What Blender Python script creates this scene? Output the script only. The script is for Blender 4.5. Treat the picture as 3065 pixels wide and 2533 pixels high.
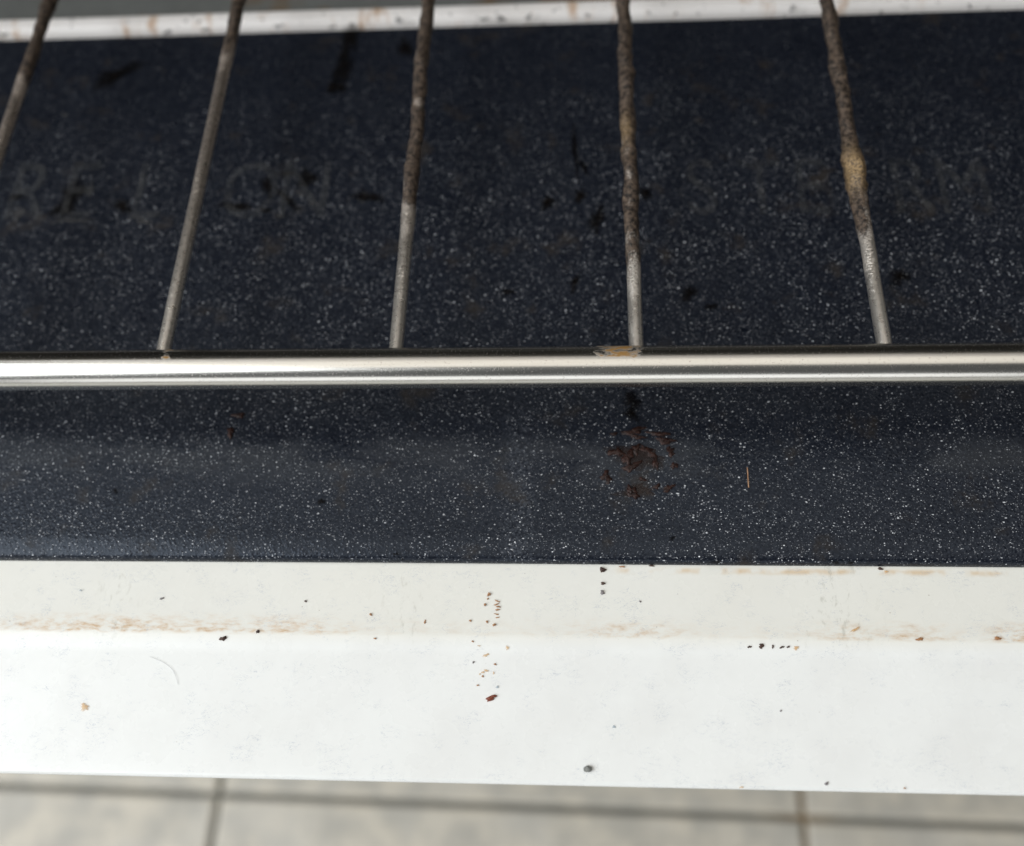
import bpy, bmesh, math, random
from mathutils import Vector, Matrix, noise

# ------------------------------------------------------------------ scene, camera, light
scene = bpy.context.scene
for o in list(bpy.data.objects):
    bpy.data.objects.remove(o, do_unlink=True)
COL = scene.collection

PW, PH = 3065.0, 2533.0            # size of the photograph
F = 2850.0                         # focal length in photograph pixels
ZL = 0.345                         # height of the open door's liner above the floor
CAM = Vector((0.0, 0.0, ZL + 0.174))
ax = Vector((43000.0, 134.0, F)).normalized()
ay = Vector((158.0, 5816.0, -F))
ay = (ay - ax * ay.dot(ax)).normalized()
az = ax.cross(ay)
ROT = Matrix((ax, ay, az))         # camera space -> world

cam_data = bpy.data.cameras.new('camera')
cam = bpy.data.objects.new('camera', cam_data)
COL.objects.link(cam)
cam.matrix_world = Matrix.Translation(CAM) @ ROT.to_4x4()
cam_data.sensor_fit = 'HORIZONTAL'
cam_data.sensor_width = 36.0
cam_data.lens = F / PW * 36.0
cam_data.clip_start = 0.01
cam_data.clip_end = 50.0
cam_data.dof.use_dof = True
cam_data.dof.focus_distance = 0.178
cam_data.dof.aperture_fstop = cam_data.lens / 4.3
scene.camera = cam

world = bpy.data.worlds.new('World')
scene.world = world
world.use_nodes = True
bg = world.node_tree.nodes['Background']
bg.inputs['Color'].default_value = (0.93, 0.97, 1.0, 1)
bg.inputs['Strength'].default_value = 0.10


def area(name, loc, target, sx, sy, power, color):
    l = bpy.data.lights.new(name, 'AREA')
    l.shape = 'RECTANGLE'
    l.size, l.size_y = sx, sy
    l.energy = power
    l.color = color
    o = bpy.data.objects.new(name, l)
    COL.objects.link(o)
    o.location = loc
    d = Vector(target) - Vector(loc)
    o.rotation_euler = d.to_track_quat('-Z', 'Y').to_euler()
    return o


area('window_light', (-1.35, -0.50, 1.55), (0, 0.0, 0.35), 1.7, 1.5, 42, (0.93, 0.97, 1.0))
area('ceiling_light', (0.05, -0.10, 2.3), (0.05, -0.1, 0.35), 2.4, 1.4, 13, (1.0, 0.95, 0.87))
area('rail_fill_light', (-0.1, -2.1, 0.40), (0, 0.0, 0.38), 2.6, 0.8, 11, (0.96, 0.98, 1.0))  # added low fill behind the camera, for the rail's bright band

vs = scene.view_settings
vs.view_transform = 'Standard'
vs.look = 'None'
vs.exposure = 0.0
vs.gamma = 1.0
scene.render.engine = 'CYCLES'
scene.cycles.use_denoising = True


# ------------------------------------------------------------------ helpers
def at(px, py, z):
    """World point on the horizontal plane z that the photograph shows at (px, py)."""
    d = ROT @ Vector(((px - PW / 2), -(py - PH / 2), -F))
    return CAM + d * ((z - CAM.z) / d.z)


def on(px, py, zf):
    """The same on a surface whose height is a function of y."""
    z = ZL
    for _ in range(6):
        p = at(px, py, z)
        z = zf(p.y)
    return at(px, py, z)


def mesh_obj(name, verts, faces, mat, parent=None, smooth=True):
    me = bpy.data.meshes.new(name)
    me.from_pydata([tuple(v) for v in verts], [], faces)
    me.update()
    if smooth:
        me.polygons.foreach_set('use_smooth', [True] * len(me.polygons))
    if mat:
        me.materials.append(mat)
    o = bpy.data.objects.new(name, me)
    COL.objects.link(o)
    if parent is not None:
        o.parent = parent
        o.matrix_parent_inverse = parent.matrix_world.inverted()
    return o


def empty(name, loc, label, cat, group=None):
    o = bpy.data.objects.new(name, None)
    o.empty_display_size = 0.02
    COL.objects.link(o)
    o.location = loc
    o.matrix_world = Matrix.Translation(Vector(loc))
    tag(o, label, cat, group)
    return o


def tag(o, label=None, cat=None, group=None, kind=None):
    if label: o['label'] = label
    if cat: o['category'] = cat
    if group: o['group'] = group
    if kind: o['kind'] = kind
    return o


def sheet(name, prof, xs, mat, parent, wob=0.0, seed=0, sharp=35):
    """A profile of (y, z) points swept along x, gently uneven like pressed sheet metal."""
    verts, faces = [], []
    n = len(prof)
    for i, x in enumerate(xs):
        for j, (y, z) in enumerate(prof):
            w = wob * noise.noise(Vector((x * 14 + seed, y * 40, seed))) if wob else 0
            verts.append((x, y, z + w))
    for i in range(len(xs) - 1):
        for j in range(n - 1):
            a = i * n + j
            faces.append((a, a + 1, a + n + 1, a + n))
    o = mesh_obj(name, verts, faces, mat, parent)
    o.data.set_sharp_from_angle(angle=math.radians(sharp))
    return o


def box(name, x0, x1, y0, y1, z0, z1, mat, parent, bev=0.0):
    bm = bmesh.new()
    bmesh.ops.create_cube(bm, size=1)
    for v in bm.verts:
        v.co = Vector(((x0 + x1) / 2 + v.co.x * (x1 - x0), (y0 + y1) / 2 + v.co.y * (y1 - y0), (z0 + z1) / 2 + v.co.z * (z1 - z0)))
    if bev:
        bmesh.ops.bevel(bm, geom=list(bm.edges), offset=bev, segments=3, affect='EDGES', profile=0.5)
    me = bpy.data.meshes.new(name)
    bm.to_mesh(me)
    bm.free()
    me.materials.append(mat)
    o = bpy.data.objects.new(name, me)
    COL.objects.link(o)
    if parent is not None:
        o.parent = parent
        o.matrix_parent_inverse = parent.matrix_world.inverted()
    return o


def linspace(a, b, n):
    return [a + (b - a) * i / (n - 1) for i in range(n)]


class G:
    """Short-hand for building a node material (coordinates in millimetres)."""
    def __init__(self, name):
        self.m = bpy.data.materials.new(name)
        self.m.use_nodes = True
        self.t = self.m.node_tree
        self.b = self.t.nodes['Principled BSDF']
        tc = self.t.nodes.new('ShaderNodeTexCoord')
        geo = self.t.nodes.new('ShaderNodeNewGeometry')
        s = self.t.nodes.new('ShaderNodeVectorMath'); s.operation = 'SCALE'
        self.t.links.new(geo.outputs['Position'], s.inputs[0])
        s.inputs['Scale'].default_value = 1000.0
        self.mm = s.outputs[0]
        sep = self.t.nodes.new('ShaderNodeSeparateXYZ')
        self.t.links.new(self.mm, sep.inputs[0])
        self.x, self.y, self.z = sep.outputs

    def put(self, sock, v):
        if hasattr(v, 'is_output'):
            self.t.links.new(v, sock)
        elif isinstance(v, (tuple, list)) and len(v) == 3 and sock.type == 'RGBA':
            sock.default_value = (*v, 1)
        else:
            sock.default_value = v

    def math(self, op, a, b=0.0, c=0.0, clamp=False):
        n = self.t.nodes.new('ShaderNodeMath'); n.operation = op; n.use_clamp = clamp
        self.put(n.inputs[0], a); self.put(n.inputs[1], b); self.put(n.inputs[2], c)
        return n.outputs[0]

    def add(self, a, b): return self.math('ADD', a, b)
    def mul(self, a, b): return self.math('MULTIPLY', a, b)
    def mx(self, a, b): return self.math('MAXIMUM', a, b)

    def step(self, v, a, b, lo=0.0, hi=1.0):
        n = self.t.nodes.new('ShaderNodeMapRange'); n.interpolation_type = 'SMOOTHSTEP'
        self.put(n.inputs['Value'], v)
        n.inputs['From Min'].default_value = a; n.inputs['From Max'].default_value = b
        n.inputs['To Min'].default_value = lo; n.inputs['To Max'].default_value = hi
        return n.outputs[0]

    def bump_at(self, v, c, w):
        """1 at v = c falling to 0 at c +- w."""
        return self.step(self.math('ABSOLUTE', self.math('SUBTRACT', v, c)), w, 0.0) if False else \
            self.step(self.math('ABSOLUTE', self.math('SUBTRACT', v, c)), 0.0, w, 1.0, 0.0)

    def vec(self, sx=1, sy=1, sz=1, off=(0, 0, 0), rot=0.0):
        n = self.t.nodes.new('ShaderNodeMapping')
        self.t.links.new(self.mm, n.inputs['Vector'])
        n.inputs['Scale'].default_value = (sx, sy, sz)
        n.inputs['Location'].default_value = off
        n.inputs['Rotation'].default_value = (0, 0, rot)
        return n.outputs[0]

    def noise(self, scale, detail=3, rough=0.55, vec=None, dist=0.0):
        n = self.t.nodes.new('ShaderNodeTexNoise')
        self.t.links.new(vec if vec is not None else self.mm, n.inputs['Vector'])
        n.inputs['Scale'].default_value = scale
        n.inputs['Detail'].default_value = detail
        n.inputs['Roughness'].default_value = rough
        n.inputs['Distortion'].default_value = dist
        return n.outputs['Fac']

    def voronoi(self, scale, vec=None, feature='F1', rnd=1.0):
        n = self.t.nodes.new('ShaderNodeTexVoronoi')
        n.feature = feature
        self.t.links.new(vec if vec is not None else self.mm, n.inputs['Vector'])
        n.inputs['Scale'].default_value = scale
        n.inputs['Randomness'].default_value = rnd
        return n

    def mix(self, f, a, b):
        n = self.t.nodes.new('ShaderNodeMix'); n.data_type = 'RGBA'
        self.put(n.inputs[0], f); self.put(n.inputs[6], a); self.put(n.inputs[7], b)
        return n.outputs[2]

    def mixf(self, f, a, b):
        n = self.t.nodes.new('ShaderNodeMix'); n.data_type = 'FLOAT'
        self.put(n.inputs[0], f); self.put(n.inputs[2], a); self.put(n.inputs[3], b)
        return n.outputs[0]

    def bump(self, h, strength, dist):
        n = self.t.nodes.new('ShaderNodeBump')
        n.inputs['Strength'].default_value = strength
        n.inputs['Distance'].default_value = dist
        self.put(n.inputs['Height'], h)
        self.t.links.new(n.outputs[0], self.b.inputs['Normal'])

    def attr(self, name):
        n = self.t.nodes.new('ShaderNodeAttribute'); n.attribute_name = name
        return n.outputs['Fac']

    def set(self, **kw):
        for k, v in kw.items():
            self.put(self.b.inputs[k.replace('_', ' ')], v)
        return self.m


# ------------------------------------------------------------------ where things lie (metres)
SLOPE = math.tan(math.radians(2.5))
YF = at(1532, 76, ZL).y                          # far edge of the liner
YB = at(1532, 1385, ZL).y                        # shallow bend in the liner
YN = at(1532, 1688, ZL - 0.0031).y               # near rolled edge of the liner
ZN = ZL - (YB - YN) * SLOPE                      # liner height just before the roll
ZC = ZN - 0.0024                                 # height of the cream ledge
YC = at(1532, 1903, ZC).y                        # where the ledge turns down
a1, a2 = math.tan(math.radians(13)), math.tan(math.radians(6))
YD = at(1532, 1958, ZC - 0.0008).y
ZD = ZC - (YC - YD) * a1
YE = at(1532, 2352, ZD - 0.0026).y               # outer edge of the door
ZE = ZD - (YD - YE) * a2
ZB = ZL + 0.018                                  # axis of the rack's front rail
YBAR = at(1532, 1100, ZB).y
RBAR = 0.0039
RWIRE = 0.00138

# door top as a profile (y, z) from the far side to the outer edge, corners rounded
def arc(p0, p1, p2, n):
    """Quadratic rounding from p0 over the corner p1 to p2."""
    r = []
    for i in range(n + 1):
        t = i / n
        r.append(tuple((1 - t) ** 2 * p0[k] + 2 * t * (1 - t) * p1[k] + t * t * p2[k] for k in (0, 1)))
    return r

liner_prof = [(y, ZL) for y in linspace(YF + 0.0, YB + 0.006, 40)]
liner_prof += arc((YB + 0.006, ZL), (YB, ZL), (YB - 0.006, ZL - 0.006 * SLOPE), 8)[1:]
liner_prof += [(y, ZL - (YB - y) * SLOPE) for y in linspace(YB - 0.006, YN + 0.0046, 10)][1:]
liner_prof += arc(liner_prof[-1], (YN + 0.0030, ZN + 0.0001), (YN + 0.0010, ZN - 0.0005), 7)[1:]
liner_prof += arc((YN + 0.0010, ZN - 0.0005), (YN + 0.0001, ZN - 0.0008), (YN, ZN - 0.0022), 6)[1:]

frame_prof = [(YF + 0.0, ZL - 0.004), (YN + 0.012, ZC - 0.0002), (YN + 0.006, ZC)]
frame_prof += [(y, ZC) for y in linspace(YN + 0.004, YC + 0.0012, 8)]
frame_prof += arc((YC + 0.0006, ZC), (YC, ZC), (YC - 0.0005, ZC - 0.0005 * a1), 5)[1:]
frame_prof += arc((YD + 0.0006, ZD + 0.0006 * a1), (YD, ZD), (YD - 0.0007, ZD - 0.0007 * a2), 6)
frame_prof += [(y, ZD - (YD - y) * a2) for y in linspace(YD - 0.002, YE + 0.003, 10)]
frame_prof += arc((YE + 0.0010, ZE + 0.0010 * a2), (YE, ZE), (YE + 0.0003, ZE - 0.0012), 7)
frame_prof += [(YE + 0.005, ZE - 0.027), (YE + 0.008, ZE - 0.030), (YF, ZE - 0.030), (YF, ZL - 0.004)]


def z_liner(y):
    return ZL if y > YB else ZL - (YB - y) * SLOPE


def z_frame(y):
    if y > YC: return ZC
    if y > YD: return ZC - (YC - y) * a1
    return ZD - (YD - y) * a2


# ------------------------------------------------------------------ materials
def X(px, py=1800):                                # photograph x -> millimetres on the door
    return at(px, py, ZC).x * 1000


def Y(py, z=None):
    return at(1532, py, ZC if z is None else z).y * 1000


def make_black_enamel():
    g = G('black_speckled_enamel')
    big = g.noise(0.05, 3, 0.6)
    mid = g.noise(0.35, 3, 0.6)
    # orange-peel bumps
    v1 = g.voronoi(1.25)
    d1 = v1.outputs['Distance']
    dome = g.step(d1, 0.0, 0.55, 1.0, 0.0)
    fine = g.noise(1.6, 2, 0.5)
    h = g.add(g.mul(dome, 0.55), g.mul(fine, 0.6))
    g.bump(h, 0.5, 0.00018)
    # pale mineral specks, with bump glints painted in, of uneven size, shape and density
    warp = g.t.nodes.new('ShaderNodeTexNoise')
    g.t.links.new(g.mm, warp.inputs['Vector'])
    warp.inputs['Scale'].default_value = 1.7
    warp.inputs['Detail'].default_value = 2
    def warped(off, amt, sx, sy, rot):
        w = g.t.nodes.new('ShaderNodeVectorMath'); w.operation = 'MULTIPLY_ADD'
        g.t.links.new(warp.outputs['Color'], w.inputs[0])
        w.inputs[1].default_value = (amt, amt, amt)
        g.t.links.new(g.vec(sx, sy, 1, off, rot), w.inputs[2])
        return w.outputs[0]
    speck = None
    for k, (sc, rmax, power, lo, hi, off, rot) in enumerate([(1.4, 0.24, 2.4, 0.12, 0.95, (3.3, 7.1, 0), 0.25), (2.2, 0.28, 1.5, 0.10, 0.95, (13.3, 2.1, 0), -0.15), (3.5, 0.30, 1.4, 0.03, 0.50, (31.3, 22.1, 0), 0.1)]):
        v2 = g.voronoi(sc, warped(off, 0.5, 0.82, 1.2, rot))
        sep = g.t.nodes.new('ShaderNodeSeparateColor')
        g.t.links.new(v2.outputs['Color'], sep.inputs[0])
        rad = g.add(g.mul(g.math('POWER', sep.outputs[0], power), rmax), 0.03)
        sp = g.step(g.math('SUBTRACT', v2.outputs['Distance'], rad), -0.12, 0.05, 1.0, 0.0)
        sp = g.mul(sp, g.add(g.mul(g.math('POWER', sep.outputs[1], power), hi), lo))
        speck = sp if speck is None else g.mx(speck, sp)
    dens = g.step(g.noise(0.11, 3, 0.6, g.vec(1, 1, 1, (71, 33, 0))), 0.30, 0.62, 0.45, 1.0)
    fade = g.step(g.add(g.y, g.mul(g.noise(0.06, 3), 40)), Y(640, ZL) + 20, Y(150, ZL) + 20, 1.0, 0.30)  # specks painted dimmer towards the far side, where their glints fade
    speck = g.mul(g.mul(speck, dens), fade)
    pebble = g.step(g.noise(1.9, 3, 0.6), 0.42, 0.68)
    base = g.mix(big, (0.0030, 0.0040, 0.0078), (0.0078, 0.0098, 0.0158))
    base = g.mix(g.mul(pebble, 0.38), base, (0.032, 0.037, 0.049))
    grime = g.step(g.noise(0.09, 4, 0.65, g.vec(1, 1, 1, (40, 11, 0))), 0.56, 0.74)
    base = g.mix(g.mul(grime, 0.6), base, (0.030, 0.022, 0.014))
    light_band = g.mul(g.bump_at(g.y, Y(1375, ZL), 8.0), g.step(g.noise(0.045, 3, 0.6, g.vec(1, 3, 1, (9, 5, 0))), 0.40, 0.62))  # band of reflected light below the rail, painted pale into the enamel
    base = g.mix(g.mul(light_band, 0.10), base, (0.16, 0.16, 0.155))
    glow = g.mul(g.bump_at(g.x, at(1555, 1450, ZL).x * 1000, 5.0), g.step(g.y, Y(1180, ZL), Y(1330, ZL)))  # upright reflection, painted as a paler streak in the base colour
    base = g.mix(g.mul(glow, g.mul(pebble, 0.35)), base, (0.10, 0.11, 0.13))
    col = g.mix(g.mul(speck, g.mixf(grime, 0.95, 0.25)), base, (0.86, 0.88, 0.92))
    rough = g.mixf(mid, 0.20, 0.40)
    rough = g.mixf(grime, rough, 0.6)
    rough = g.mixf(light_band, rough, 0.5)
    return g.set(Base_Color=col, Roughness=rough, Specular_IOR_Level=0.27, Specular_Tint=(0.74, 0.85, 1.0))


def make_white_enamel():
    g = G('white_enamel')
    base = g.mix(g.step(g.noise(0.07, 4, 0.65, g.vec(1, 1, 1, (8, 41, 0))), 0.35, 0.75), (0.81, 0.82, 0.80), (0.77, 0.775, 0.755))
    cream = g.step(g.y, Y(1945), Y(1895))
    lf = g.noise(0.03, 3, 0.6)
    col = g.mix(g.mul(cream, g.add(g.mul(lf, 0.5), 0.35)), base, (0.765, 0.75, 0.675))
    # baked grease swept along the bend
    band = g.mul(g.step(g.y, Y(1912), Y(1897)), g.step(g.y, Y(1895), Y(1835), 1.0, 0.0))
    streak = g.noise(0.55, 5, 0.68, g.vec(0.55, 1.5, 1, (3, 2, 0), math.radians(-12)))
    loc = g.add(g.mul(g.bump_at(g.x, X(330), 34), 1.0), g.mul(g.bump_at(g.x, X(820), 22), 0.75))
    loc = g.add(loc, g.mul(g.bump_at(g.x, X(1880), 16), 0.5))
    loc = g.add(loc, g.mul(g.bump_at(g.x, X(2520), 9), 0.5))
    loc = g.add(loc, g.mul(g.bump_at(g.x, X(2720), 9), 0.65))
    loc = g.add(loc, g.mul(g.bump_at(g.x, X(3070), 11), 1.6))
    loc = g.add(loc, 0.16)
    d = g.mul(g.mul(g.step(streak, 0.38, 0.80), band), loc)
    d = g.math('MULTIPLY', d, 1.5, clamp=True)
    col = g.mix(g.mul(d, 0.8), col, (0.56, 0.335, 0.14))
    core = g.mul(g.mul(g.step(streak, 0.60, 0.76), band), loc)
    col = g.mix(g.mul(core, 0.5), col, (0.20, 0.095, 0.035))
    # yellow tide line under the liner's edge, on the right
    tide = g.mul(g.bump_at(g.y, Y(1706), 1.0), g.step(g.noise(0.16, 3, 0.6, g.vec(1, 1, 1, (77, 0, 0))), 0.42, 0.62))
    tide = g.mul(tide, g.step(g.x, X(1780), X(1900)))
    col = g.mix(g.mul(tide, 0.6), col, (0.62, 0.40, 0.17))
    # faint grey rubbed marks on the ledge
    rub = g.mul(g.step(g.noise(0.9, 4, 0.6, g.vec(1.0, 0.5, 1, (5, 8, 0))), 0.55, 0.72),
                g.mul(cream, g.add(g.mul(g.bump_at(g.x, X(2500), 12), 1.0), g.add(g.mul(g.bump_at(g.x, X(340), 9), 0.7), g.mul(g.bump_at(g.x, X(1210), 9), 0.8)))))
    col = g.mix(g.mul(rub, 0.5), col, (0.40, 0.39, 0.33))
    # hairline scuffs
    sc = g.noise(1.0, 3, 0.5, g.vec(0.55, 1.4, 1, (1, 9, 0), math.radians(18)), 1.2)
    scuff = g.mul(g.step(g.math('ABSOLUTE', g.math('SUBTRACT', sc, 0.5)), 0.0, 0.022, 1.0, 0.0),
                  g.step(g.noise(0.22, 4, 0.6, g.vec(1, 1, 1, (60, 3, 0))), 0.50, 0.64))
    col = g.mix(g.mul(scuff, 0.55), col, (0.36, 0.40, 0.47))
    # pin-prick specks
    v = g.voronoi(0.28, g.vec(1, 1.6, 1, (2, 5, 0)))
    sep = g.t.nodes.new('ShaderNodeSeparateColor'); g.t.links.new(v.outputs['Color'], sep.inputs[0])
    dot = g.mul(g.step(v.outputs['Distance'], 0.02, 0.055, 1.0, 0.0), g.step(sep.outputs[0], 0.62, 0.75))
    col = g.mix(g.mul(dot, g.mixf(cream, 0.35, 0.7)), col, (0.25, 0.19, 0.14))
    rough = g.mixf(g.noise(0.2, 3), 0.20, 0.36)
    rough = g.mixf(d, rough, 0.7)
    g.bump(g.add(g.mul(g.noise(0.5, 2), 0.25), g.mul(d, 0.5)), 0.25, 0.0002)
    return g.set(Base_Color=col, Roughness=rough, Specular_IOR_Level=0.5)


def make_chrome():
    g = G('chrome_rail')
    st = g.noise(1.0, 4, 0.6, g.vec(0.06, 2.2, 2.2))
    pits = g.step(g.noise(2.6, 3, 0.6), 0.60, 0.72)
    col = g.mix(st, (0.55, 0.53, 0.485), (0.68, 0.665, 0.63))
    col = g.mix(g.mul(pits, 0.45), col, (0.30, 0.22, 0.19))
    top = g.step(g.y, YBAR * 1000 - 1.0, YBAR * 1000 + 0.2)
    sp = g.bump_at(g.x, at(1850, 1066, ZB).x * 1000, 9.5)
    sp = g.mx(sp, g.mul(g.bump_at(g.x, at(520, 1078, ZB).x * 1000, 2.6), 0.8))
    crust = g.mul(g.mul(top, sp), 1.05)
    crust = g.step(g.add(crust, g.mul(g.noise(0.7, 5, 0.7, g.vec(0.7, 1.6, 1.6)), 2.4)), 1.85, 2.3)
    col = g.mix(crust, col, (0.30, 0.165, 0.05))
    rough = g.mixf(st, 0.18, 0.29)
    rough = g.mixf(pits, rough, 0.38)
    rough = g.mixf(crust, rough, 0.6)
    g.bump(g.add(g.mul(crust, 0.6), g.mul(pits, -0.05)), 0.35, 0.0002)
    return g.set(Base_Color=col, Metallic=g.mixf(crust, 1.0, 0.0), Roughness=rough)


def make_wire():
    g = G('rack_wire_metal')
    r = g.attr('residue')
    n1 = g.noise(0.9, 4, 0.65)
    n2 = g.noise(2.3, 3, 0.6)
    metal = g.mix(n1, (0.74, 0.68, 0.60), (0.92, 0.87, 0.80))
    metal = g.mix(g.step(g.y, YBAR * 1000 + 4, YBAR * 1000 + 70), metal, g.mix(n1, (0.52, 0.43, 0.36), (0.84, 0.73, 0.64)))
    soot = g.mix(g.step(n1, 0.38, 0.62), (0.014, 0.010, 0.008), (0.105, 0.075, 0.055))
    soot = g.mix(g.step(n2, 0.60, 0.75), soot, (0.30, 0.23, 0.16))
    f = g.step(g.add(r, g.mul(g.math('SUBTRACT', n2, 0.5), 0.5)), 0.30, 0.62)
    gold = g.attr('gold')
    col = g.mix(f, metal, soot)
    gold = g.math('MULTIPLY', gold, g.step(n2, 0.30, 0.62), clamp=True)
    col = g.mix(gold, col, g.mix(n1, (0.24, 0.15, 0.07), (0.46, 0.32, 0.16)))
    g.bump(g.add(g.mul(n2, f), g.mul(n1, 0.06)), 0.5, 0.0004)
    return g.set(Base_Color=col, Metallic=g.mixf(f, 0.9, 0.0), Roughness=g.mixf(f, g.mixf(n1, 0.20, 0.38), 0.5))


def make_simple(name, c1, c2, rough, scale=1.2, spec=0.5, bump=0.4, soft=0.0, most=1.0):
    """soft > 0: a film that thins out raggedly towards its edge."""
    g = G(name)
    n = g.noise(scale, 4, 0.6)
    g.bump(n, bump, 0.0003)
    if soft:
        e = g.add(g.attr('cover'), g.mul(g.math('SUBTRACT', g.noise(scale * 1.3, 4, 0.65), 0.5), 1.1))
        g.set(Alpha=g.step(e, 0.0, soft, 0.0, most))
    return g.set(Base_Color=g.mix(g.step(n, 0.3, 0.7), c1, c2), Roughness=rough, Specular_IOR_Level=spec)


def make_sill():
    g = G('sill_enamel')
    st = g.step(g.noise(0.16, 4, 0.65, g.vec(1, 0.3, 0.3, (4, 0, 0))), 0.52, 0.72)
    col = g.mix(st, (0.87, 0.83, 0.80), (0.50, 0.29, 0.14))
    dk = g.step(g.noise(0.5, 4, 0.65), 0.60, 0.70)
    col = g.mix(g.mul(dk, 0.8), col, (0.05, 0.035, 0.025))
    return g.set(Base_Color=col, Roughness=0.35)


def make_cavity():
    g = G('cavity_grey_enamel')
    st = g.step(g.noise(0.035, 4, 0.65, g.vec(1, 1, 1, (14, 4, 0))), 0.50, 0.66)
    col = g.mix(g.noise(0.3, 3), (0.13, 0.135, 0.13), (0.19, 0.195, 0.185))
    col = g.mix(st, col, (0.16, 0.09, 0.03))
    g.bump(g.noise(1.1, 2), 0.3, 0.0002)
    return g.set(Base_Color=col, Roughness=0.45)


def make_tile():
    g = G('stone_look_tile')
    n1 = g.noise(0.045, 4, 0.6)
    n2 = g.noise(0.016, 3, 0.6, g.vec(1, 1, 1, (90, 20, 0)))
    col = g.mix(g.step(n1, 0.36, 0.64), (0.48, 0.455, 0.40), (0.67, 0.615, 0.515))
    col = g.mix(g.mul(g.step(n2, 0.45, 0.65), 0.5), col, (0.62, 0.59, 0.53))
    fine = g.noise(0.28, 4, 0.7)
    col = g.mix(g.mul(g.step(fine, 0.48, 0.66), 0.30), col, (0.40, 0.37, 0.32))
    g.bump(g.add(n1, g.mul(fine, 0.4)), 0.3, 0.001)
    return g.set(Base_Color=col, Roughness=0.5)


def make_grout(jx):
    g = G('floor_grout')
    col = g.mix(g.noise(0.08, 4), (0.15, 0.15, 0.13), (0.23, 0.22, 0.195))
    col = g.mix(g.bump_at(g.x, jx * 1000, 25), col, (0.24, 0.175, 0.105))
    return g.set(Base_Color=col, Roughness=0.9)


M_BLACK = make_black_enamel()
M_WHITE = make_white_enamel()
M_CHROME = make_chrome()
M_WIRE = make_wire()
M_SILL = make_sill()
M_CAV = make_cavity()
M_TILE = make_tile()
M_CHAR = make_simple('char_and_dark_mark', (0.0012, 0.001, 0.001), (0.006, 0.004, 0.0025), 0.6, 0.5, 0.08, 0.4, 1.15, 0.8)
M_FLAKE = make_simple('baked_red_brown_flake', (0.007, 0.0025, 0.002), (0.038, 0.016, 0.012), 0.35, 1.6, 0.25, 0.8, 0.3)
M_FILM = make_simple('dull_grease_film', (0.045, 0.045, 0.045), (0.085, 0.080, 0.078), 0.7, 0.6, 0.5, 0.4, 0.9, 0.45)
M_DRIP = make_simple('red_brown_drip', (0.16, 0.035, 0.015), (0.26, 0.07, 0.035), 0.3, 1.5)
M_DARK = make_simple('dark_brown_spot', (0.03, 0.012, 0.008), (0.075, 0.035, 0.022), 0.5, 2.0)
M_GREYSPOT = make_simple('grey_spot', (0.13, 0.115, 0.12), (0.24, 0.22, 0.22), 0.6, 2.0)
M_ORANGE = make_simple('orange_grease_spot', (0.62, 0.33, 0.10), (0.76, 0.52, 0.26), 0.5, 1.5, 0.5, 0.2, 1.1, 0.75)
M_RUST = make_simple('rusty_spot', (0.30, 0.13, 0.05), (0.46, 0.24, 0.11), 0.6, 2.0, 0.5, 0.4, 0.6)
M_BLUE = make_simple('blue_grey_spot', (0.30, 0.38, 0.43), (0.42, 0.50, 0.55), 0.6, 2.0, 0.5, 0.4, 0.8, 0.7)
M_CRUMB = make_simple('grey_crumb', (0.12, 0.13, 0.12), (0.28, 0.28, 0.26), 0.7, 1.5)
M_HAIR = make_simple('fine_hair', (0.62, 0.62, 0.63), (0.70, 0.70, 0.70), 0.5)
M_BRISTLE = make_simple('tan_bristle', (0.34, 0.18, 0.09), (0.50, 0.30, 0.18), 0.45)

# ------------------------------------------------------------------ the floor
floor = None
p0, p1 = at(0, 2352, 0), at(3065, 2476, 0)
u = (p1 - p0).normalized()                       # along the joint that runs across the picture
v = Vector((-u.y, u.x, 0))                       # away from the viewer
jl = at(655, 2375, 0)
jr = at(2408, 2465, 0)
TW = (jr - jl).dot(u)                            # tile width
O = p0 + u * ((jl - p0).dot(u))                  # grid corner at the left joint
M_GROUT = make_grout(jr.x)
gw = 0.0030                                      # grout width
th = 0.008
me_pts = [(-1.6, -1.8), (1.6, -1.8), (1.6, 0.9), (-1.6, 0.9)]
floor = mesh_obj('floor', [(x, y, -0.003) for x, y in me_pts], [(0, 1, 2, 3)], M_GROUT, None, False)
tag(floor, kind='structure')
bm = bmesh.new()
bmesh.ops.create_cube(bm, size=1)
for vv in bm.verts:
    vv.co = Vector((vv.co.x * (TW - gw), vv.co.y * (TW - gw), vv.co.z * th))
bmesh.ops.bevel(bm, geom=[e for e in bm.edges if all(q.co.z > 0 for q in e.verts)], offset=0.0018, segments=3, affect='EDGES', profile=0.5)
tile_me = bpy.data.meshes.new('tile')
bm.to_mesh(tile_me); bm.free()
tile_me.materials.append(M_TILE)
rnd = random.Random(4)
ang = math.atan2(u.y, u.x)
for i in range(-3, 4):
    for j in range(-4, 2):
        c = O + u * ((i + 0.5) * TW) + v * ((j + 0.5) * TW)
        t = bpy.data.objects.new('tile', tile_me)
        COL.objects.link(t)
        t.parent = floor
        t.location = (c.x, c.y, -th / 2 + rnd.uniform(-0.0004, 0.0004))
        t.rotation_euler = (rnd.uniform(-0.0006, 0.0006), rnd.uniform(-0.0006, 0.0006), ang)

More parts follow.
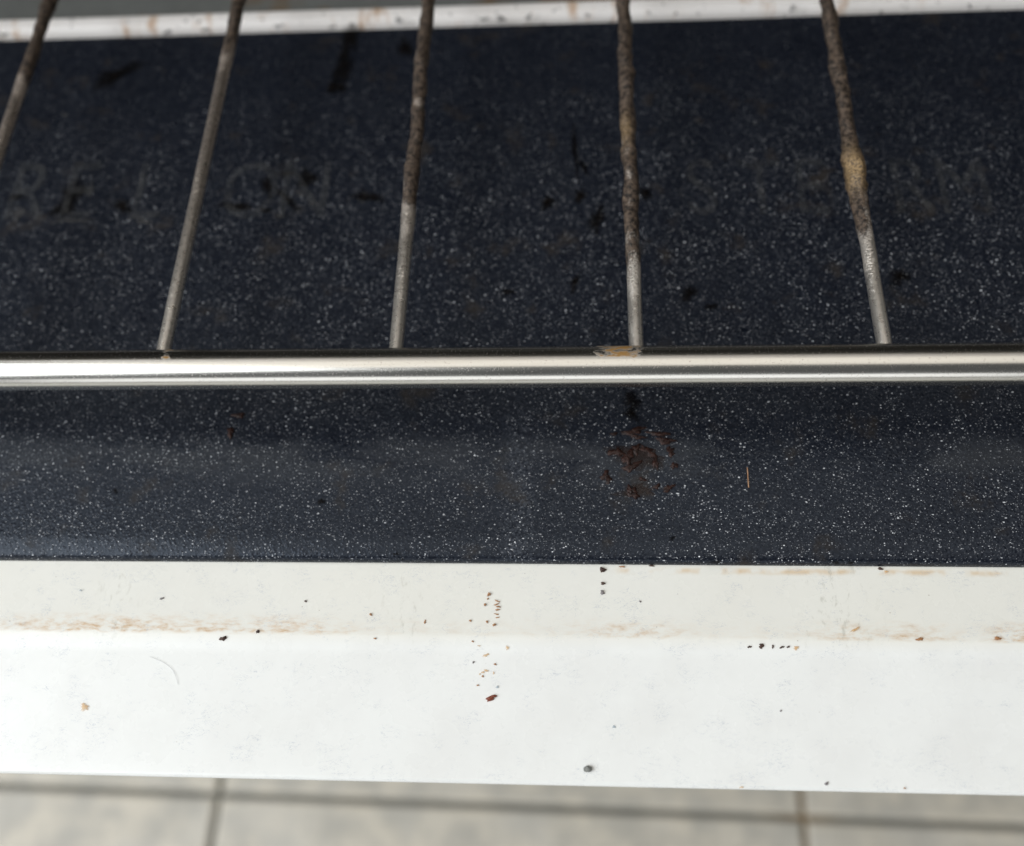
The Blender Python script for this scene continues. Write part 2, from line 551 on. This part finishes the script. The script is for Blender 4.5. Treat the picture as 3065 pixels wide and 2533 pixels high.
# ------------------------------------------------------------------ the oven behind: sill and cavity
oven = empty('oven', (0, YF + 0.02, 0.0), 'white oven with its black-lined door lying open under the wire rack', 'oven')
HX = 0.27
xs_long = linspace(-HX, HX, 61)
sill_prof = arc((YF + 0.0012, ZL - 0.012), (YF + 0.0012, ZL + 0.0005), (YF + 0.003, ZL + 0.0012), 5)
sill_prof += arc((YF + 0.0050, ZL + 0.0014), (YF + 0.0078, ZL + 0.0014), (YF + 0.0082, ZL - 0.002), 5)
sill_prof += [(YF + 0.0086, ZL - 0.016)]
sheet('sill', sill_prof, xs_long, M_SILL, oven, 0.0002, 3)
CY0, CY1 = YF + 0.0084, YF + 0.42
cf = [(CY0, ZL - 0.012)] + [(y, ZL - 0.013) for y in linspace(CY0 + 0.004, CY1, 12)]
sheet('cavity_floor', cf, linspace(-HX, HX, 13), M_CAV, oven, 0.0006, 8)
for x0, x1, y0, y1 in [(-HX - 0.012, -HX, CY0, CY1), (HX, HX + 0.012, CY0, CY1), (-HX - 0.012, HX + 0.012, CY1 + 0.0002, CY1 + 0.012)]:
    box('cavity_wall', x0, x1, y0, y1, ZL - 0.03, ZL + 0.22, M_CAV, oven, 0.002)
box('cavity_roof', -HX - 0.012, HX + 0.012, CY0 + 0.016, CY1 + 0.012, ZL + 0.2202, ZL + 0.232, M_CAV, oven, 0.002)
box('front_panel', -0.30, 0.30, CY0 - 0.006, CY0 + 0.0155, ZL + 0.221, ZL + 0.52, M_SILL, oven, 0.004)
for s in (-1, 1):
    x0 = s * (HX - 0.021)
    box('shelf_runner', min(x0, s * HX), max(x0, s * HX), CY0 + 0.02, CY1, ZB - RBAR - 0.0085, ZB - RBAR - 0.0005, M_CAV, oven, 0.001)

# ------------------------------------------------------------------ the open oven door
door = sheet('door', frame_prof, linspace(-0.285, 0.285, 77), M_WHITE, oven, 0.00012, 1, 40)
door['label'] = 'open door with soiled white front edge and black speckled inner panel'
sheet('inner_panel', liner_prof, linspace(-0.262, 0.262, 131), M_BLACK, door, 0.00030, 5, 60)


def patch(name, px, py, rx, ry, rot, zf, mat, parent, seed=0, h=0.00025, jag=0.35, n=20, lift=0.00004):
    """A thin irregular crust on the surface; its outline is given in photograph pixels."""
    r = random.Random(seed * 7919 + int(px) * 13 + int(py))
    ph = [r.uniform(0, 6.28) for _ in range(5)]
    c, s = math.cos(math.radians(rot)), math.sin(math.radians(rot))
    verts, faces = [], []
    cen = on(px, py, zf)
    rings = [(0.45, 1.0), (0.8, 0.75), (1.0, 0.0)]
    verts.append(cen + Vector((0, 0, h + lift)))
    for k, (f, hh) in enumerate(rings):
        for i in range(n):
            a = 2 * math.pi * i / n
            m = 1 + jag * (0.5 * math.sin(2 * a + ph[0]) + 0.4 * math.sin(3 * a + ph[1]) + 0.35 * math.sin(5 * a + ph[2]) + 0.3 * math.sin(8 * a + ph[3])) + r.uniform(-0.12, 0.12) * jag
            ex, ey = rx * f * m * math.cos(a), ry * f * m * math.sin(a)
            q = on(px + ex * c - ey * s, py + ex * s + ey * c, zf)
            verts.append(q + Vector((0, 0, lift + h * hh * r.uniform(0.6, 1.25) if hh else -0.00003)))
    for i in range(n):
        faces.append((0, 1 + i, 1 + (i + 1) % n))
        for k in range(2):
            a, b = 1 + k * n + i, 1 + k * n + (i + 1) % n
            faces.append((a, a + n, b + n, b))
    o = mesh_obj(name, verts, faces, mat, parent)
    cv = o.data.attributes.new('cover', 'FLOAT', 'POINT')
    cv.data.foreach_set('value', [1.0] + [0.75] * n + [0.42] * n + [0.0] * n)
    bmx = bmesh.new(); bmx.from_mesh(o.data)
    bmesh.ops.recalc_face_normals(bmx, faces=bmx.faces)
    if sum(f.normal.z for f in bmx.faces) < 0:
        bmesh.ops.reverse_faces(bmx, faces=bmx.faces)
    bmx.to_mesh(o.data); bmx.free()
    return o


# charred marks and some plain dark streaks on the black panel
for a in [(345, 228, 70, 24, -30), (1026, 200, 22, 80, 14), (1048, 110, 22, 55, 6), (1008, 262, 28, 22, 30), (1212, 145, 20, 32, 10),
          (215, 590, 34, 52, 12), (175, 630, 26, 18, 0), (48, 592, 24, 12, 0), (368, 618, 26, 20, 0), (705, 620, 46, 16, 12), (860, 520, 22, 12, 0),
          (918, 535, 34, 24, 25), (800, 560, 16, 34, 0), (862, 600, 40, 14, 42), (795, 632, 16, 9, 0), (1100, 590, 42, 20, 10), (1640, 610, 26, 20, 0),
          (1735, 590, 16, 24, 0), (1785, 660, 22, 44, 5), (1720, 450, 9, 70, -8), (1745, 500, 10, 26, -40), (2128, 920, 18, 12, 0), (2060, 880, 22, 26, 0),
          (1720, 850, 10, 34, 10), (1520, 875, 18, 10, 0), (1930, 580, 26, 16, 0), (345, 1470, 9, 7, 0), (962, 1502, 10, 9, 0), (2012, 1612, 11, 6, -15),
          (1890, 1242, 24, 18, 0), (1892, 1200, 24, 26, 0), (2690, 830, 26, 30, 20)]:  # opening pair: dark marks just below the rail
    big_film = a[2] * a[3] > 1800
    a = (a[0], a[1], a[2] * 1.2, a[3] * 1.2, a[4])
    patch('residue_and_dark_mark', *a, z_liner, M_CHAR, door, 1, 0.00018 if big_film else 0.00025, 0.45)
for a in [(505, 103, 16, 9, 0), (620, 96, 14, 8, 0), (832, 86, 12, 9, 0), (1195, 66, 12, 14, 0), (1452, 64, 18, 9, 0), (1500, 62, 20, 10, 0), (1582, 58, 12, 14, 0), (1760, 52, 10, 8, 0), (2370, 30, 12, 12, 0), (2900, 25, 9, 8, 0)]:
    patch('residue_and_dark_mark', *a, lambda y: ZL + 0.0013, M_CHAR, oven, 6, 0.0004, 0.5, 14, 0.0003)
# dull greasy smears round them
for a in [(215, 660, 60, 9, -4), (270, 570, 10, 26, 8), (55, 640, 22, 26, 0), (430, 664, 34, 9, 0), (690, 648, 50, 9, 10), (905, 590, 46, 8, 42), (1075, 640, 40, 12, 0), (195, 345, 11, 9, 0)]:
    patch('grease_smear', *a, z_liner, M_FILM, door, 2, 0.00004, 0.5)
M_STAIN = make_simple('brown_spill_film', (0.010, 0.005, 0.004), (0.022, 0.011, 0.009), 0.4, 0.7, 0.4, 0.4, 1.0, 0.7)
patch('grease_smear', 1925, 1362, 95, 62, 10, z_liner, M_STAIN, door, 9, 0.00003, 0.4, 24)
patch('grease_smear', 1930, 1465, 95, 26, 0, z_liner, M_STAIN, door, 9, 0.00003, 0.4, 24)
# worn letters pressed into the panel
M_LETTER = make_simple('worn_letter_relief', (0.05, 0.053, 0.056), (0.10, 0.10, 0.10), 0.6, 0.30, 0.4, 0.3, 1.1, 0.62)
for ch, px in [('R', 60), ('E', 215), ('L', 425), ('O', 735), ('N', 900), ('S', 2105), ('T', 2285), ('E', 2435), ('R', 2740), ('M', 2900)]:
    cu = bpy.data.curves.new('letter', 'FONT')
    cu.body = ch; cu.size = 1.0; cu.align_x = 'CENTER'
    tmp = bpy.data.objects.new('letter', cu); COL.objects.link(tmp)
    me = bpy.data.meshes.new_from_object(tmp.evaluated_get(bpy.context.evaluated_depsgraph_get()))
    bpy.data.objects.remove(tmp, do_unlink=True)
    py = 660 - 22 * (px / 3065.0)
    top, bot = at(px, py - 165, ZL), at(px, py, ZL)
    hgt = (top - bot).length
    cvv = me.attributes.new('cover', 'FLOAT', 'POINT')
    cvv.data.foreach_set('value', [0.42] * len(me.vertices))
    for q in me.vertices:
        q.co = Vector((bot.x + q.co.x * hgt * 1.05, bot.y + q.co.y / 0.69 * hgt, ZL + 0.00034))
    me.materials.append(M_LETTER)
    o = bpy.data.objects.new('pressed_letter', me); COL.objects.link(o)
    o.parent = door
    o.matrix_parent_inverse = door.matrix_world.inverted()
# red-brown flakes
for a in [(1845, 1355, 22, 13, 15), (1898, 1292, 34, 11, -8), (1905, 1308, 24, 8, 5), (1972, 1300, 30, 9, 6), (1990, 1320, 34, 9, 14), (1903, 1345, 16, 13, 0),
          (1940, 1352, 26, 13, 25), (1962, 1385, 9, 26, -18), (1880, 1370, 20, 22, 0), (1890, 1398, 26, 13, -15), (2007, 1352, 14, 14, 0), (2018, 1395, 10, 11, 0),
          (1812, 1425, 15, 13, 35), (1822, 1438, 9, 11, 0), (1890, 1468, 13, 16, -20), (1898, 1485, 18, 8, 0), (2000, 1462, 22, 9, -12), (1965, 1458, 12, 8, 0),
          (1922, 1436, 14, 5, 0), (1838, 1300, 9, 6, 0), (715, 1245, 16, 10, 0), (690, 1295, 12, 14, 0)]:
    patch('baked_flake', *a, z_liner, M_FLAKE, door, 3, 0.00035, 0.6, 22)
# spots on the rolled edge and the white ledge
for (px, py, rx, ry, rot, mat, h) in [
        (1804, 1706, 8, 9, 0, M_DARK, 4e-4), (1805, 1747, 6, 5, 20, M_DARK, 3e-4), (1803, 1774, 7, 6, 0, M_GREYSPOT, 3e-4),
        (1470, 2090, 17, 8, -14, M_DRIP, 5e-4), (1760, 2304, 10, 7, 10, M_GREYSPOT, 3e-4),
        (1455, 1962, 11, 6, -20, M_ORANGE, 1.5e-4), (1519, 1940, 6, 8, 20, M_ORANGE, 1.5e-4), (1456, 2008, 8, 5, 10, M_ORANGE, 1.5e-4), (1446, 2013, 6, 4, -20, M_ORANGE, 1.5e-4),
        (1436, 2019, 4, 3, 0, M_ORANGE, 1.5e-4), (1445, 2025, 4, 3, 10, M_RUST, 2e-4), (1478, 2015, 4, 5, 0, M_ORANGE, 1.5e-4), (1482, 1989, 5, 3, 0, M_RUST, 2e-4),
        (1417, 1983, 4, 3, 0, M_GREYSPOT, 2e-4), (1430, 2052, 4, 3, 0, M_RUST, 2e-4), (1489, 2057, 6, 4, 0, M_BLUE, 1.5e-4),
        (1464, 1780, 6, 6, 30, M_RUST, 3e-4), (1452, 1811, 5, 4, 0, M_RUST, 3e-4), (1480, 1871, 5, 5, 0, M_RUST, 3e-4), (1408, 1859, 4, 4, 0, M_RUST, 2e-4),
        (1458, 1862, 4, 4, 0, M_RUST, 2e-4), (1460, 1793, 3, 3, 0, M_RUST, 2e-4), (1488, 1800, 8, 2.5, 20, M_RUST, 2e-4), (1486, 1810, 8, 2.5, -20, M_RUST, 2e-4),
        (1492, 1817, 8, 2.5, 15, M_RUST, 2e-4), (1490, 1826, 9, 2.5, -15, M_RUST, 2e-4), (1486, 1839, 7, 2.5, 12, M_RUST, 1e-4), (1489, 1849, 6, 2, -10, M_RUST, 1e-4),
        (1415, 1921, 4, 3, 0, M_RUST, 2e-4), (1434, 1934, 6, 2.5, 5, M_ORANGE, 1e-4), (668, 1912, 11, 6, -28, M_DARK, 4e-4), (772, 1891, 5, 5, -20, M_DARK, 3e-4),
        (254, 2117, 17, 12, 0, M_ORANGE, 1.2e-4), (1123, 1912, 4, 3, 0, M_RUST, 2e-4), (1110, 1840, 4, 5, 0, M_RUST, 2e-4), (1272, 1862, 3, 7, 0, M_RUST, 1e-4),
        (2279, 1934, 9, 7, 10, M_DARK, 3e-4), (2243, 1937, 6, 4, 0, M_DARK, 2e-4), (2313, 1936, 4, 5, 0, M_DARK, 2e-4), (2340, 1938, 8, 3.5, -8, M_DARK, 2e-4),
        (2359, 1937, 6, 3, -8, M_DARK, 2e-4), (2383, 1940, 11, 7, 0, M_ORANGE, 1e-4), (2635, 1703, 7, 4, 5, M_DARK, 3e-4), (2652, 1712, 7, 5, 30, M_ORANGE, 1e-4),
        (1862, 1697, 9, 3, 0, M_RUST, 2e-4), (1950, 1694, 7, 2.5, 0, M_DARK, 2e-4), (2219, 2357, 8, 4, 0, M_ORANGE, 1e-4), (2474, 2346, 6, 5, 0, M_GREYSPOT, 2e-4),
        (2707, 2360, 4, 3, 0, M_RUST, 2e-4), (1838, 2176, 5, 6, 0, M_BLUE, 1e-4), (2337, 2128, 4, 3, 0, M_GREYSPOT, 1e-4),
        (2752, 1914, 12, 6, 0, M_RUST, 2e-4), (2560, 1885, 16, 6, -25, M_ORANGE, 1e-4), (2985, 1912, 12, 6, -8, M_RUST, 2e-4),
        (485, 1792, 6, 3, -20, M_GREYSPOT, 2e-4), (243, 1768, 4, 3, 0, M_BLUE, 2e-4), (1916, 1801, 3, 3, 0, M_GREYSPOT, 1e-4), (915, 1800, 4, 3, -40, M_DARK, 2e-4)]:
    patch('dried_spot', px, py, rx, ry, rot, z_frame, mat, door, 4, h, 0.45, 14, 0.0001)
for (px, py, rx, ry, rot) in [(1185, 1660, 9, 6, 0), (1205, 1676, 5, 4, 0), (2142, 1684, 20, 8, 0), (2500, 1685, 12, 6, 0), (2545, 1686, 10, 6, 0)]:
    patch('residue_and_dark_mark', px, py, rx, ry, rot, lambda y: z_liner(max(y, YN + 0.002)), M_CHAR, door, 5, 0.0003, 0.4, 14)


# ------------------------------------------------------------------ the wire rack
def tube(name, pts, rad, mat, parent, sides=20, caps=True):
    """A round bar along a list of points; rad may be a function of the index and angle."""
    verts, faces = [], []
    n = len(pts)
    for i, p in enumerate(pts):
        d = (pts[min(i + 1, n - 1)] - pts[max(i - 1, 0)]).normalized()
        up = Vector((0, 0, 1)) if abs(d.z) < 0.9 else Vector((1, 0, 0))
        e1 = d.cross(up).normalized()
        e2 = e1.cross(d)
        for k in range(sides):
            a = 2 * math.pi * k / sides
            r = rad(i, a, p) if callable(rad) else rad
            verts.append(p + (e1 * math.cos(a) + e2 * math.sin(a)) * r)
    for i in range(n - 1):
        for k in range(sides):
            a, b = i * sides + k, i * sides + (k + 1) % sides
            faces.append((a, b, b + sides, a + sides))
    if caps:
        faces.append(tuple(range(sides))[::-1])
        faces.append(tuple((n - 1) * sides + k for k in range(sides)))
    return mesh_obj(name, verts, faces, mat, parent)


rack = empty('oven_rack', (0, YBAR, ZB - RBAR), 'greasy wire oven rack with a shiny front rail, pulled out over the black panel', 'oven rack')
RXH = HX - 0.014
YREAR = CY1 - 0.02
tube('front_rail', [Vector((x, YBAR, ZB)) for x in linspace(-RXH, RXH, 90)], RBAR, M_CHROME, rack, 48)
tube('rear_rail', [Vector((x, YREAR, ZB)) for x in linspace(-RXH, RXH, 30)], RBAR, M_CHROME, rack, 20)
for s in (-1, 1):
    tube('side_rail', [Vector((s * (RXH - 0.004), y, ZB)) for y in linspace(YBAR, YREAR, 30)], RBAR * 0.93, M_CHROME, rack, 20)

ZW = ZB - 0.0012
wire_x = [at(px, 1050, ZW).x for px in (-205, 490, 1185, 1905, 2650)]
pitch = (wire_x[4] - wire_x[0]) / 4
wire_x = [wire_x[0] - pitch] + wire_x + [wire_x[4] + pitch]
LUMP = at(2562, 520, ZW)
WEAR = [(at(1532, a, ZW).y, at(1532, b, ZW).y, c) for a, b, c in
        [(900, 600, 1.0), (300, 20, 0.9), (260, 0, 0.85), (820, 380, 0.8), (1020, 480, 0.95), (1000, 330, 1.05), (900, 600, 1.0)]]
for wi, wx in enumerate(wire_x):
    ys = linspace(YBAR, YREAR, 420)
    ox = wi * 17.3
    y0, y1, amp = WEAR[wi]

    def amount(y):
        t = max(0.0, min(1.0, (y - y0) / (y1 - y0)))
        return t * t * (3 - 2 * t) * amp

    def res(p):
        q = 0.5 + 0.55 * noise.noise(Vector((ox, p.y * 60, p.x * 400))) + 0.35 * noise.noise(Vector((ox + 5, p.y * 260, p.z * 500)))
        return max(0.0, min(1.0, (0.27 + amount(p.y)) * (0.35 + q)))

    def rad(i, a, p):
        e = Vector((math.cos(a), math.sin(a), 0))
        nz = noise.noise(Vector((ox + e.x * 0.6, p.y * 150, e.y * 0.6))) + 0.6 * noise.noise(Vector((ox + e.x * 1.3, p.y * 420, e.y * 1.3 + 3)))
        nz += 0.8 * abs(noise.noise(Vector((ox + e.x * 1.5, p.y * 900, e.y * 1.5 + 7))))
        r = RWIRE * (1 + 0.015 * nz) + amount(p.y) * 0.00052 * max(-0.35, nz + 0.15)
        if wi == 5:
            d = abs(p.y - LUMP.y)
            r += 0.00040 * math.exp(-(d / 0.0060) ** 2) * (1 + 1.5 * nz) * (1.3 if math.cos(a) < 0.2 else 0.7)
        return r
    pts = []
    for y in ys:
        k = amount(y) * 0.00035
        pts.append(Vector((wx + k * noise.noise(Vector((ox, y * 70, 1))), y, ZW + k * noise.noise(Vector((ox, y * 70, 9))))))
    w = tube('wire', pts, rad, M_WIRE, rack, 18)
    at1 = w.data.attributes.new('residue', 'FLOAT', 'POINT')
    at2 = w.data.attributes.new('gold', 'FLOAT', 'POINT')
    vals, golds = [], []
    for vt in w.data.vertices:
        vals.append(res(vt.co))
        gl = 0.0
        if wi == 5:
            gl = math.exp(-((vt.co.y - LUMP.y) / 0.0045) ** 2) * (1 if vt.co.z > ZW - 0.0003 else 0.3)
        if wi == 4:
            gl = 0.5 * math.exp(-((vt.co.y - at(1875, 400, ZW).y) / 0.004) ** 2) * (1 if vt.co.x < wx + 0.0005 else 0.2)
        golds.append(gl)
    at1.data.foreach_set('value', vals)
    at2.data.foreach_set('value', golds)

# ------------------------------------------------------------------ loose bits lying on the door
def fibre(name, pix, zf, r, mat, label, cat, lift=0.0):
    pts = []
    for t in linspace(0, 1, 24):
        m = len(pix) - 1
        k = min(int(t * m), m - 1); f = t * m - k
        g0, g1, g2, g3 = pix[max(k - 1, 0)], pix[k], pix[k + 1], pix[min(k + 2, m)]
        q = [0.5 * (2 * g1[c] + (g2[c] - g0[c]) * f + (2 * g0[c] - 5 * g1[c] + 4 * g2[c] - g3[c]) * f * f + (3 * g1[c] - g0[c] - 3 * g2[c] + g3[c]) * f ** 3) for c in (0, 1)]
        pts.append(on(q[0], q[1], zf) + Vector((0, 0, r + 0.00015 + lift)))
    o = tube(name, pts, r, mat, None, 8)
    tag(o, label, cat)
    return o


fibre('bristle', [(2236, 1402), (2238, 1430), (2240, 1462)], z_liner, 0.00010, M_BRISTLE, 'short tan bristle lying upright on the black panel, right of the red-brown flakes', 'bristle', 0.0001)
fibre('hair', [(450, 1966), (492, 1985), (520, 2010), (534, 2050)], z_frame, 0.00003, M_HAIR, 'fine pale hair curled on the white door edge, right of the orange spot', 'hair')

def crumb(px, py, r, label):
    c = on(px, py, z_frame)
    bmx = bmesh.new()
    bmesh.ops.create_icosphere(bmx, subdivisions=3, radius=r)
    for q in bmx.verts:
        d = q.co.normalized()
        q.co = Vector((q.co.x * 1.25, q.co.y * 0.95, q.co.z * 0.7)) * (1 + 0.35 * noise.noise(d * 1.6 + Vector((px, 0, 0))) + 0.15 * noise.noise(d * 4))
    me = bpy.data.meshes.new('crumb'); bmx.to_mesh(me); bmx.free()
    me.materials.append(M_CRUMB)
    o = bpy.data.objects.new('crumb', me); COL.objects.link(o)
    o.location = c + Vector((0, 0, r * 0.6))
    tag(o, label, 'crumb')

crumb(1760, 2303, 0.0006, 'tiny grey crumb near the outer rim of the white door edge')
